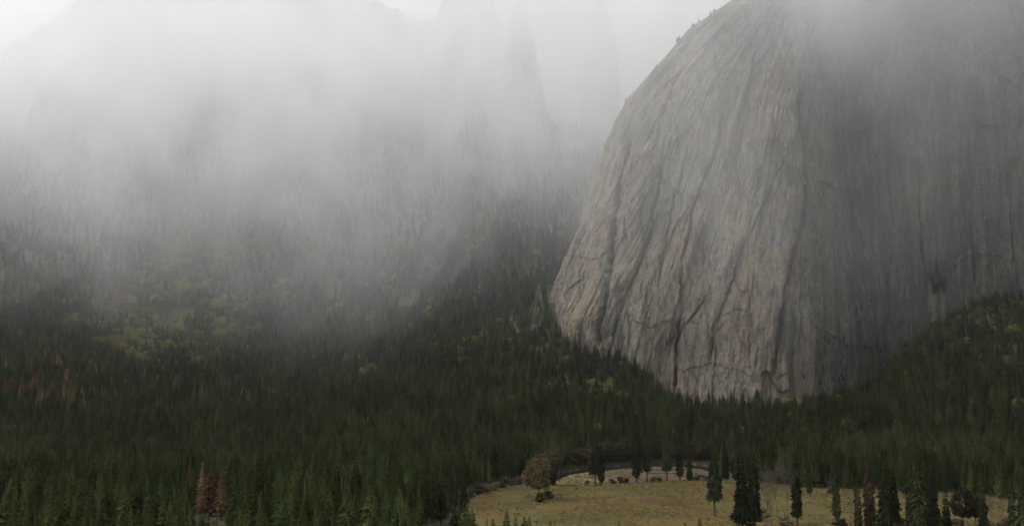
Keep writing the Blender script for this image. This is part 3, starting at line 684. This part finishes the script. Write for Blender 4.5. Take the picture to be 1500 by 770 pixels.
# tree tips that rise along the lower edge in front of the meadow
TIPS = [(664, 742, 640), (672, 738, 650), (683, 740, 640), (692, 745, 600), (712, 757, 600), (722, 758, 610), (741, 745, 580), (756, 751, 600), (768, 755, 590), (776, 754, 600), (785, 760, 590),
        (806, 761, 580), (820, 767, 590), (835, 766, 585), (848, 767, 590), (870, 768, 580), (908, 762, 590), (1003, 764, 585), (1026, 756, 600), (1196, 765, 620), (1075, 767, 600)]
TW = ['a clump of four, the leftmost', 'a clump of four, the second', 'a clump of four, the third', 'a clump of four, the rightmost']
LEFTNAMES = ['just right of that clump', 'second right of that clump', 'the tallest single tip', 'first of three slim tips right of the tallest', 'second of three slim tips right of the tallest',
             'third of three slim tips right of the tallest', 'a low tip after the three slim ones', 'below the round oak', 'a barely showing one right of the oak', 'second barely showing one right of the oak',
             'third barely showing one right of the oak', 'below the sandbar conifer nearest the oak', 'below the close conifer pair', 'left of the lone meadow conifer, lower one', 'left of the lone meadow conifer, taller one',
             'in front of the bare back meadow tree', 'between the lone conifer and the touching pair']
for i, (px, py, Y) in enumerate(TIPS):
    p = at(px, py, Y); g = np.array([p[0], Y, 0.0]); TAKEN.append(g[:2])
    lab = 'conifer tip at the bottom edge, ' + (TW[i] if i < 4 else LEFTNAMES[i - 4])
    conifer((5, 1, 2)[i % 3], 'needles', lab, g, p[2], 'conifer tips along the bottom edge', 1.8 if i < 4 else 1.5)

# rough tussocks and sedge that nobody would count
mnx, mxx = MEADOW[:, 0].min(), MEADOW[:, 0].max(); mny, mxy = MEADOW[:, 1].min(), MEADOW[:, 1].max()
tx_, ty_ = RNG.uniform(mnx, min(mxx, 520), 26000), RNG.uniform(690, mxy, 26000)
kt = inside(MEADOW, tx_, ty_) & (fbm(tx_ / 38, ty_ / 60, 0, 4, 141) + .25 * RNG.standard_normal(26000) > 0.02)
tx_, ty_ = tx_[kt], ty_[kt]; tz_ = np.zeros(len(tx_))
sx0, sx1, sy0, sy1 = SAND[:, 0].min(), SAND[:, 0].max(), SAND[:, 1].min(), SAND[:, 1].max()
ux, uy = RNG.uniform(sx0, sx1, 5200), RNG.uniform(sy0, sy1, 5200)
ks = inside(SAND, ux, uy) & (fbm(ux / 16, uy / 45, 0, 4, 151) + .22 * RNG.standard_normal(5200) > np.where(ux < sx0 + 62, -.12, .20))
tx_, ty_, tz_ = np.r_[tx_, ux[ks]], np.r_[ty_, uy[ks]], np.r_[tz_, np.full(int(ks.sum()), -1.4)]; V, Fc = [], []
for a_, b_, g_ in zip(tx_, ty_, tz_):
    h_ = random.uniform(.35, 1.1); w_ = random.uniform(.8, 2.4); al = random.uniform(0, 3.14); c_, s_ = math.cos(al) * w_, math.sin(al) * w_; i0 = len(V)
    V += [(a_ - c_, b_ - s_, g_ - .1), (a_ + c_ * .2 - s_ * .5, b_ + s_ * .2 + c_ * .5, g_ + h_), (a_ + c_, b_ + s_, g_ - .1), (a_ + s_ * .7, b_ - c_ * .7, g_ - .1), (a_ - s_ * .7, b_ + c_ * .7, g_ - .1)]
    Fc += [(i0, i0 + 3, i0 + 1), (i0 + 3, i0 + 2, i0 + 1), (i0 + 2, i0 + 4, i0 + 1), (i0 + 4, i0, i0 + 1)]
t = NT('tussock_grass'); p = t.pos(); q1 = t.noise(p, 0.02, 5, .65); q2 = t.noise(p, 0.5, 3, .7)
col = t.mix(t.ramp(q1, .4, .6), rgb(0.060, 0.040, 0.014), rgb(0.046, 0.044, 0.014)); col = t.mix(t.ramp(q2, .45, .62), col, rgb(0.105, 0.078, 0.032))
tag(obj('grass', mesh_from('grass', V, Fc, t.out(col, .95, .1))), 'rough dry tussock grass over the meadow', 'grass', kind='stuff')

# ------------------------------------------------ the dense forest
def scatter():
    out = []
    for (y0, y1, step) in ((430, 900, 10.8), (900, 1700, 11.0), (1700, 2700, 11.2), (2700, 3500, 14.0)):
        half = (y1 * 0.50 + 60); nx, ny = int(2 * half / step), int((y1 - y0) / step)
        X, Y = np.meshgrid(np.arange(nx) * step - half, np.arange(ny) * step + y0)
        X = X + RNG.uniform(-.48, .48, X.shape) * step; Y = Y + RNG.uniform(-.48, .48, Y.shape) * step
        k = np.abs(X) < Y * 0.50 + 60
        out.append(np.stack([X[k], Y[k]], 1))
    return np.concatenate(out)
PT = scatter()
x, y = PT[:, 0], PT[:, 1]
z = terrain(x, y)
keep = ~inside(CHANNEL, x, y) & ~inside(BANKG, x, y) & ~inside(MEADOW, x, y)
keep &= ~((y < 760) & (x > -60 * (y / 760)))          # the near meadow side has only the tips placed by hand
keep &= ~((y < 1000) & (x > 560))
for dx, dy in ((9, 0), (-9, 0), (0, 9), (0, -9)): keep &= ~inside(CHANNEL, x + dx, y + dy)
# behind the cliff face
fx = np.interp(x, [58, 85, 165, 280, 390, 470, 520, 580, 645, 720, 800, 880, 960, 1060, 1200, 1450], [2180, 2060, 1990, 1945, 1918, 1908, 1924, 1958, 1990, 2006, 2004, 1990, 1965, 1930, 1880, 1850])
prof_at = np.interp(z, [-20, 230, 340], [-8, 0, 32])
keep &= ~((x > 52) & (y < 2160) & (y > fx - 8 + .5 * prof_at))
keep &= ~((y >= 2160) & (x > 60 + .3 * (y - 2160)))
clear = fbm(x / 90, y / 90, 0, 4, 61)
dens = np.where(z > 300, 1 - sstep(300, 800, z) * 0.5, 1.0)
scree = (x > 690) & (z > 20) & (z < 115) & (y > 1500) & (fbm(x / 60, y / 60, 0, 3, 71) > 0.0)
keep &= RNG.random(len(x)) < dens * np.where(clear < -0.45, .45, 1.0) * np.where(scree, .5, 1.0)
P3 = np.stack([x, y, z], 1)[keep]
hts = 23 + 19 * RNG.random(len(P3)) ** 1.3 + 5 * fbm(P3[:, 0] / 120, P3[:, 1] / 120, 0, 3, 5)
hts *= np.where(P3[:, 2] > 250, 1 - .15 * sstep(250, 650, P3[:, 2]), 1)
edge = (P3[:, 1] > 1150) & (P3[:, 1] < 1750) & (P3[:, 0] > -60)
hts = np.where(edge, hts * 1.12, hts)
hts = np.where((P3[:, 1] < 520), hts * .92, hts)
# drop what stands under the sandbar conifers etc.
TK = np.array(TAKEN)
dmin = np.min(np.hypot(P3[:, None, 0] - TK[None, :, 0], P3[:, None, 1] - TK[None, :, 1]), axis=1)
P3, hts = P3[dmin > 6], hts[dmin > 6]
top = P3.copy(); top[:, 2] += hts
tpx, tpy, dep = project(top)
bpx, bpy_, _ = project(P3)
ok = (tpx > -120) & (tpx < 1620) & (tpy < 800)
P3, hts, tpx, tpy = P3[ok], hts[ok], tpx[ok], tpy[ok]
# rust brown trio in the lower left forest, placed where it shows; their view and footing stay clear, as does the pinnacle's
TRIO = [(311, 661, 830, 0, 1.6, 'rust brown dead conifer, tallest of the trio in the lower left forest'), (297, 676, 850, 3, 1.7, 'rust brown dead conifer on the left of the tallest of the trio'),
        (326, 680, 800, 1, 1.5, 'rust brown dead conifer on the right of the tallest of the trio'), (279, 668, 860, 3, 1.4, 'brown tipped conifer standing apart left of the rust brown trio')]
cl_ = np.zeros(len(P3), bool)
for px, py, Y, *_ in TRIO:
    q = at(px, py, Y)
    cl_ |= (np.hypot(P3[:, 0] - q[0], P3[:, 1] - Y) < 8) | ((np.abs(tpx - px) < 17) & (P3[:, 1] < Y) & (tpy < py + (62 if px > 290 else 30)))
cl_ |= (np.abs(tpx - 781) < 15) & (P3[:, 1] < 2085) & (tpy < 456)
P3, hts, tpx, tpy = P3[~cl_], hts[~cl_], tpx[~cl_], tpy[~cl_]
N = len(P3)
# what grows where
kind = RNG.integers(0, 6, N)                               # conifer variants 0..5
mat = np.zeros(N, int)                                    # 0 needles, 1 rust, 2 tan
foot_d = np.interp(P3[:, 0], [58, 165, 280, 390, 470, 520, 580, 645, 720], [2120, 1990, 1945, 1918, 1908, 1924, 1958, 1990, 2006]) - P3[:, 1]
br = fbm(P3[:, 0] / 70, P3[:, 1] / 110, 0, 4, 101)
slope_oak = np.exp(-((tpx - 250 - (470 - tpy) * .35) / 95) ** 2) * sstep(535, 480, tpy) * sstep(250, 380, tpy)
gully = np.exp(-((tpx - 600) / 220) ** 2) * sstep(560, 500, tpy) * .28
foot = np.exp(-((foot_d - 16) / 15) ** 2) * sstep(200, 270, P3[:, 0]) * sstep(760, 560, P3[:, 0]) * .95
foot2 = np.exp(-((tpx - 882) / 22) ** 2 - ((tpy - 545) / 14) ** 2)
rs = sstep(1330, 1370, tpx) * sstep(490, 450, tpy) * .25
pb = np.clip(1.05 * slope_oak * sstep(-.5, .1, br) + gully * sstep(-.1, .3, br) + foot * sstep(-.2, .3, br) + foot2 + rs, 0, .74)
pb = np.maximum(pb, .035 * (P3[:, 2] > 25))
isb = RNG.random(N) < pb
kind = np.where(isb, 10 + RNG.integers(0, 3, N), kind)
bmat = np.where(RNG.random(N) < np.clip(foot * .8 + .05, 0, 1), 1, 0)                   # 0 yellow, 1 autumn
river_b = (P3[:, 1] > 1150) & (P3[:, 1] < 1620) & (P3[:, 2] < 4) & (RNG.random(N) < np.where((P3[:, 0] > 330), .30, .22)) & (P3[:, 0] > -130)
kind = np.where(river_b, 10 + RNG.integers(0, 3, N), kind); bmat = np.where(river_b, 2, bmat)
isb = kind >= 10
hts = np.where(isb, hts * np.where(bmat == 2, .58, np.where((foot > .3) | (slope_oak > .3), .64, .45)), hts)
dead = np.exp(-((tpx - 75) / 62) ** 2 - ((tpy - 552) / 30) ** 2) * .5 + np.exp(-((tpx - 230) / 110) ** 2 - ((tpy - 556) / 18) ** 2) * .16 + .004
dead = dead * (tpy < 606)
isdead = (~isb) & (RNG.random(N) < dead) & (tpx < 700)
mat = np.where(isdead, np.where(RNG.random(N) < .72, 1, 2), mat)

# the nearest trees are things of their own, the rest is one mass
NEAR = 252
cand = np.where((tpx > 2) & (tpx < 1498) & (tpy < 764) & (~isb) & (mat == 0))[0]
cand = cand[np.argsort(P3[cand, 1] / hts[cand])][:NEAR]
solo = np.zeros(N, bool); solo[cand] = True
zones = [(0, 110, 'in the bottom left corner of the forest'), (110, 230, 'at the forest bottom, left of the rust brown trio'), (230, 345, 'at the forest bottom, below the rust brown trio'),
         (345, 450, 'at the forest bottom, right of the rust brown trio'), (450, 560, 'at the forest bottom, between rust brown trio and meadow'), (560, 720, 'at the left tip of the meadow'),
         (720, 1501, 'in the dark tree wall behind the meadow')]
for i in cand:
    for a, b, w in zones:
        if a <= tpx[i] < b: break
    size = 'tall' if hts[i] > 34 else 'shorter'
    conifer(int(kind[i]), 'needles', size + ' green conifer ' + w, P3[i], hts[i], size + ' conifers ' + w, RNG.uniform(1.1, 1.5))
for px, py, Y, v, wd, lab in TRIO:
    p = at(px, py, Y); conifer(v, 'rust' if 'rust' in lab else 'tan', lab, (p[0], Y, 0), p[2], 'rust brown dead conifers in the lower left forest', wd)
# dead conifers of the stand further left
dl = np.where((mat == 1) & ~solo & (tpx > 0) & (tpx < 190) & (tpy > 500) & (tpy < 600))[0]
dl = dl[np.argsort(P3[dl, 1])][:26]
for q, i in enumerate(dl):
    conifer(int(kind[i]), 'rust', 'rust brown dead conifer in the stand at the far left of the forest', P3[i], hts[i] * 1.12, 'rust brown stand at the far left', 1.05); solo[i] = True

# scrub that clings to the cliff and its skyline
extra = []
fl = CL.reshape(-1, 3); cpx, cpy, _ = project(fl)
def cling(px, py, sx, sy, n, s0, s1, k0, k1):
    m = np.where((np.abs(cpx - px) < sx * 2.2) & (np.abs(cpy - py) < sy * 2.2) & (fl[:, 1] < 2320))[0]
    if len(m) == 0: return
    w = np.exp(-((cpx[m] - px) / sx) ** 2 - ((cpy[m] - py) / sy) ** 2)
    for j in RNG.choice(m, min(n, len(m)), replace=False, p=w / w.sum()):
        extra.append((fl[j][0], fl[j][1], fl[j][2] - 1.5, RNG.uniform(s0, s1), int(RNG.integers(k0, k1))))
for a in [(1275, 235, 18, 10, 8, 7, 11), (1300, 226, 10, 8, 5, 7, 11), (1215, 500, 22, 5, 10, 7, 12), (1255, 512, 18, 5, 9, 7, 12), (1290, 435, 14, 6, 6, 6, 10), (1330, 330, 12, 30, 5, 6, 10), (1450, 335, 30, 12, 8, 7, 12),
          (1300, 530, 25, 14, 16, 8, 15), (1210, 558, 30, 6, 10, 8, 14), (1375, 200, 20, 20, 4, 7, 10)]: cling(*a, 0, 6)
for a in [(985, 52, 5, 5, 5, 8, 14), (1010, 32, 8, 6, 6, 8, 14), (1035, 16, 8, 8, 5, 8, 13), (950, 92, 6, 5, 3, 7, 11), (911, 142, 3, 4, 2, 7, 10), (1375, 420, 8, 15, 7, 26, 40)]: cling(*a, 0, 4)

rest = ~solo
fx_ = np.concatenate([P3[rest], np.array([e[:3] for e in extra])])
fh_ = np.concatenate([hts[rest], np.array([e[3] for e in extra])])
fk_ = np.concatenate([kind[rest], np.array([e[4] for e in extra])])
fm_ = np.concatenate([np.where(isb, bmat, mat)[rest], np.full(len(extra), 3)])
me = bpy.data.meshes.new('forest'); me.vertices.add(len(fx_)); me.vertices.foreach_set('co', fx_.astype(np.float32).ravel())
var = []
def vid(k, m): return k * 10 + m
fv = np.array([vid(k, m) for k, m in zip(fk_, fm_)], np.int32)
for nm, tp, data in (('variant', 'INT', fv), ('height', 'FLOAT', fh_.astype(np.float32)), ('width', 'FLOAT', RNG.uniform(1.15, 1.85, len(fv)).astype(np.float32)), ('turn', 'FLOAT', RNG.uniform(0, 6.28, len(fv)).astype(np.float32))):
    a = me.attributes.new(nm, tp, 'POINT'); a.data.foreach_set('value', data)
forest = obj('forest', me); tag(forest, 'dense conifer forest filling the valley floor and climbing into mist', 'forest', kind='stuff')
print('forest instances', len(fv), 'extra', len(extra), 'solo', int(solo.sum()))

ng = bpy.data.node_groups.new('forest', 'GeometryNodeTree')
ng.interface.new_socket('Geometry', in_out='INPUT', socket_type='NodeSocketGeometry'); ng.interface.new_socket('Geometry', in_out='OUTPUT', socket_type='NodeSocketGeometry')
gi, go = ng.nodes.new('NodeGroupInput'), ng.nodes.new('NodeGroupOutput')
def attr(n, dt):
    a = ng.nodes.new('GeometryNodeInputNamedAttribute'); a.data_type = dt; a.inputs[0].default_value = n; return a.outputs[0]
def gmath(op, a, b):
    m = ng.nodes.new('ShaderNodeMath'); m.operation = op
    for i, v in enumerate((a, b)):
        if isinstance(v, bpy.types.NodeSocket): ng.links.new(v, m.inputs[i])
        else: m.inputs[i].default_value = v
    return m.outputs[0]
vv, hh, ww, tt_ = attr('variant', 'INT'), attr('height', 'FLOAT'), attr('width', 'FLOAT'), attr('turn', 'FLOAT')
jn = ng.nodes.new('GeometryNodeJoinGeometry')
rot = ng.nodes.new('ShaderNodeCombineXYZ'); ng.links.new(tt_, rot.inputs[2])
# the mass repeats the meshes of trees that stand in the scene: a joined pair of crown and trunk per variant
pair = {}
def pair_mesh(crown, trunk):
    bm = bmesh.new(); bm.from_mesh(crown); 
    nf = len(bm.faces); bm.from_mesh(trunk); bm.faces.ensure_lookup_table()
    for f in bm.faces[nf:]: f.material_index = 1
    m = bpy.data.meshes.new('tree'); bm.to_mesh(m); bm.free()
    m.materials.append(crown.materials[0]); m.materials.append(trunk.materials[0]); return m
for v in sorted(set(fv.tolist())):
    k, m = divmod(v, 10)
    if k < 10: d, tr, H = CON[k]; cm = d[('needles', 'rust', 'tan', 'meadow_needles')[m]]
    else: d, tr, H = BRO[k - 10]; cm = d[('yellow', 'autumn', 'dusk', 'oak')[m]]
    # find a tree of that mesh standing in the scene, else keep the mesh in a source object that is not linked to the scene
    src = bpy.data.objects.new('tree_source', pair_mesh(cm, tr))
    oi = ng.nodes.new('GeometryNodeObjectInfo'); oi.transform_space = 'ORIGINAL'; oi.inputs[0].default_value = src
    ip = ng.nodes.new('GeometryNodeInstanceOnPoints')
    cmp = ng.nodes.new('FunctionNodeCompare'); cmp.data_type = 'INT'; cmp.operation = 'EQUAL'
    ng.links.new(vv, cmp.inputs[2]); cmp.inputs[3].default_value = v
    ng.links.new(gi.outputs[0], ip.inputs['Points']); ng.links.new(cmp.outputs[0], ip.inputs['Selection'])
    ng.links.new(oi.outputs['Geometry'], ip.inputs['Instance'])
    ng.links.new(rot.outputs[0], ip.inputs['Rotation'])
    s = gmath('DIVIDE', hh, H); sx_ = gmath('MULTIPLY', s, ww)
    sc = ng.nodes.new('ShaderNodeCombineXYZ'); ng.links.new(sx_, sc.inputs[0]); ng.links.new(sx_, sc.inputs[1]); ng.links.new(s, sc.inputs[2])
    ng.links.new(sc.outputs[0], ip.inputs['Scale']); ng.links.new(ip.outputs[0], jn.inputs[0])
ng.links.new(jn.outputs[0], go.inputs[0])
md = forest.modifiers.new('scatter', 'NODES'); md.node_group = ng

# ----------------------------------------------------------------- air
def box(name, lo, hi):
    bm = bmesh.new(); bmesh.ops.create_cube(bm, size=1)
    for v in bm.verts: v.co = Vector([lo[i] if v.co[i] < 0 else hi[i] for i in range(3)])
    m = bpy.data.meshes.new(name); bm.to_mesh(m); bm.free(); return obj(name, m)

HAZE = 8.0e-6
t = NT('thin_haze')
v = t.n('ShaderNodeVolumePrincipled', {'Color': rgb(.93, .95, .97), 'Density': HAZE, 'Anisotropy': 0.2})
o_ = t.n('ShaderNodeOutputMaterial'); t.t.links.new(v.outputs[0], o_.inputs['Volume'])
hz = box('haze', (-3600, -1000, -40), (3600, 4700, 1500)); hz.data.materials.append(t.m); tag(hz, kind='stuff')

t = NT('drifting_mist')
p = t.n('ShaderNodeTexCoord').outputs['Object']
sx = t.n('ShaderNodeSeparateXYZ', {0: p}); X_, Y_, Z_ = sx.outputs[0], sx.outputs[1], sx.outputs[2]
big = t.noise(t.scale(p, (1 / 330, 1 / 700, 1 / 560)), 1.0, 2.0, .55)
fin = t.noise(t.scale(p, (1 / 80, 1 / 300, 1 / 230), (0, R(16), 0)), 1.0, 4.0, .62)
stk = t.noise(t.scale(p, (1 / 130, 1 / 420, 1 / 260), (0, R(-24), 0)), 1.0, 3.0, .6)
zz = t.math('ADD', Z_, t.math('MULTIPLY', t.math('SUBTRACT', big, .5), 700.0))
zz = t.math('ADD', zz, t.math('MULTIPLY', t.math('SUBTRACT', fin, .5), 330.0))
zz = t.math('ADD', zz, t.math('MULTIPLY', t.ramp(Y_, 2000, 2700, 0, 1), 130.0))       # hangs lower in the side canyon
zz = t.math('SUBTRACT', zz, t.math('MULTIPLY', t.ramp(X_, 450, 1000, 0, 1), 190.0))    # thinner to the right
zz = t.math('SUBTRACT', zz, t.math('MULTIPLY', t.ramp(X_, -500, -1400, 0, 1), 200.0))  # and at the far left
wx = t.math('DIVIDE', t.math('SUBTRACT', X_, 580.0), 170.0)
puff = t.math('MULTIPLY', t.math('EXPONENT', t.math('MULTIPLY', t.math('MULTIPLY', wx, wx), -1.0)), t.ramp(Z_, 520, 760))   # a bank across the upper face
den = t.math('MULTIPLY', t.ramp(Y_, 2450, 3150, 1.0, 2.2), t.math('POWER', t.ramp(zz, 30, 1100, 0, 1, smooth=False), 1.75))
den = t.math('ADD', den, t.math('MULTIPLY', puff, 0.6))
den = t.math('ADD', den, t.math('MULTIPLY', t.math('MULTIPLY', t.ramp(Z_, 690, 960), t.ramp(X_, 180, 420)), t.ramp(X_, 820, 600, 0, 0.6)))   # the summit fades into it
den = t.math('MULTIPLY', den, t.math('MAXIMUM', t.ramp(X_, 250, 750, 1.0, 0.62), puff))
den = t.math('MULTIPLY', den, t.ramp(stk, 0.33, 0.68, 0.35, 1.75))
den = t.math('MULTIPLY', den, t.math('MULTIPLY', t.ramp(Z_, 8, 270), 0.0014))
v = t.n('ShaderNodeVolumePrincipled', {'Color': rgb(.97, .975, .98), 'Density': den, 'Anisotropy': 0.35})
o_ = t.n('ShaderNodeOutputMaterial'); t.t.links.new(v.outputs[0], o_.inputs['Volume'])
ms = box('mist', (-2300, 700, 6), (2300, 4300, 1250)); ms.data.materials.append(t.m)
tag(ms, 'grey mist veiling the upper cliff and the misty side canyon', 'mist', kind='stuff')

# ----------------------------------------------------------------- light
SUN_EL, SUN_AZ = R(54), R(-96)          # azimuth from +Y, towards +X
w = bpy.data.worlds.new('World'); S.world = w; w.use_nodes = True
nt = w.node_tree; nt.nodes.clear()
sky = nt.nodes.new('ShaderNodeTexSky'); sky.sky_type = 'NISHITA'; sky.sun_disc = False
sky.sun_elevation = SUN_EL; sky.sun_rotation = SUN_AZ; sky.air_density = 1.0; sky.dust_density = 1.5; sky.ozone_density = 1.0
hs = nt.nodes.new('ShaderNodeHueSaturation'); hs.inputs['Saturation'].default_value = 0.13
bg = nt.nodes.new('ShaderNodeBackground'); bg.inputs[1].default_value = 0.13
wo = nt.nodes.new('ShaderNodeOutputWorld')
nt.links.new(sky.outputs[0], hs.inputs['Color']); nt.links.new(hs.outputs[0], bg.inputs[0]); nt.links.new(bg.outputs[0], wo.inputs[0])
ld = bpy.data.lights.new('sun', 'SUN'); ld.energy = 1.5; ld.angle = R(35); ld.color = (1, .97, .92)
lo = bpy.data.objects.new('sun', ld); COL.objects.link(lo)
dv = Vector((math.sin(SUN_AZ) * math.cos(SUN_EL), math.cos(SUN_AZ) * math.cos(SUN_EL), math.sin(SUN_EL)))
lo.rotation_euler = (-dv).to_track_quat('-Z', 'Y').to_euler(); lo.location = dv * 3000

# ----------------------------------------------------------------- render settings
S.view_settings.view_transform = 'Standard'; S.view_settings.look = 'None'; S.view_settings.exposure = 1.15; S.view_settings.gamma = 1.0
c = S.cycles
c.use_denoising = True; c.denoiser = 'OPENIMAGEDENOISE'; c.use_adaptive_sampling = True; c.adaptive_threshold = 0.015
c.max_bounces = 6; c.diffuse_bounces = 2; c.glossy_bounces = 2; c.transmission_bounces = 2; c.transparent_max_bounces = 6; c.volume_bounces = 2
c.volume_step_rate = 0.6; c.volume_max_steps = 256
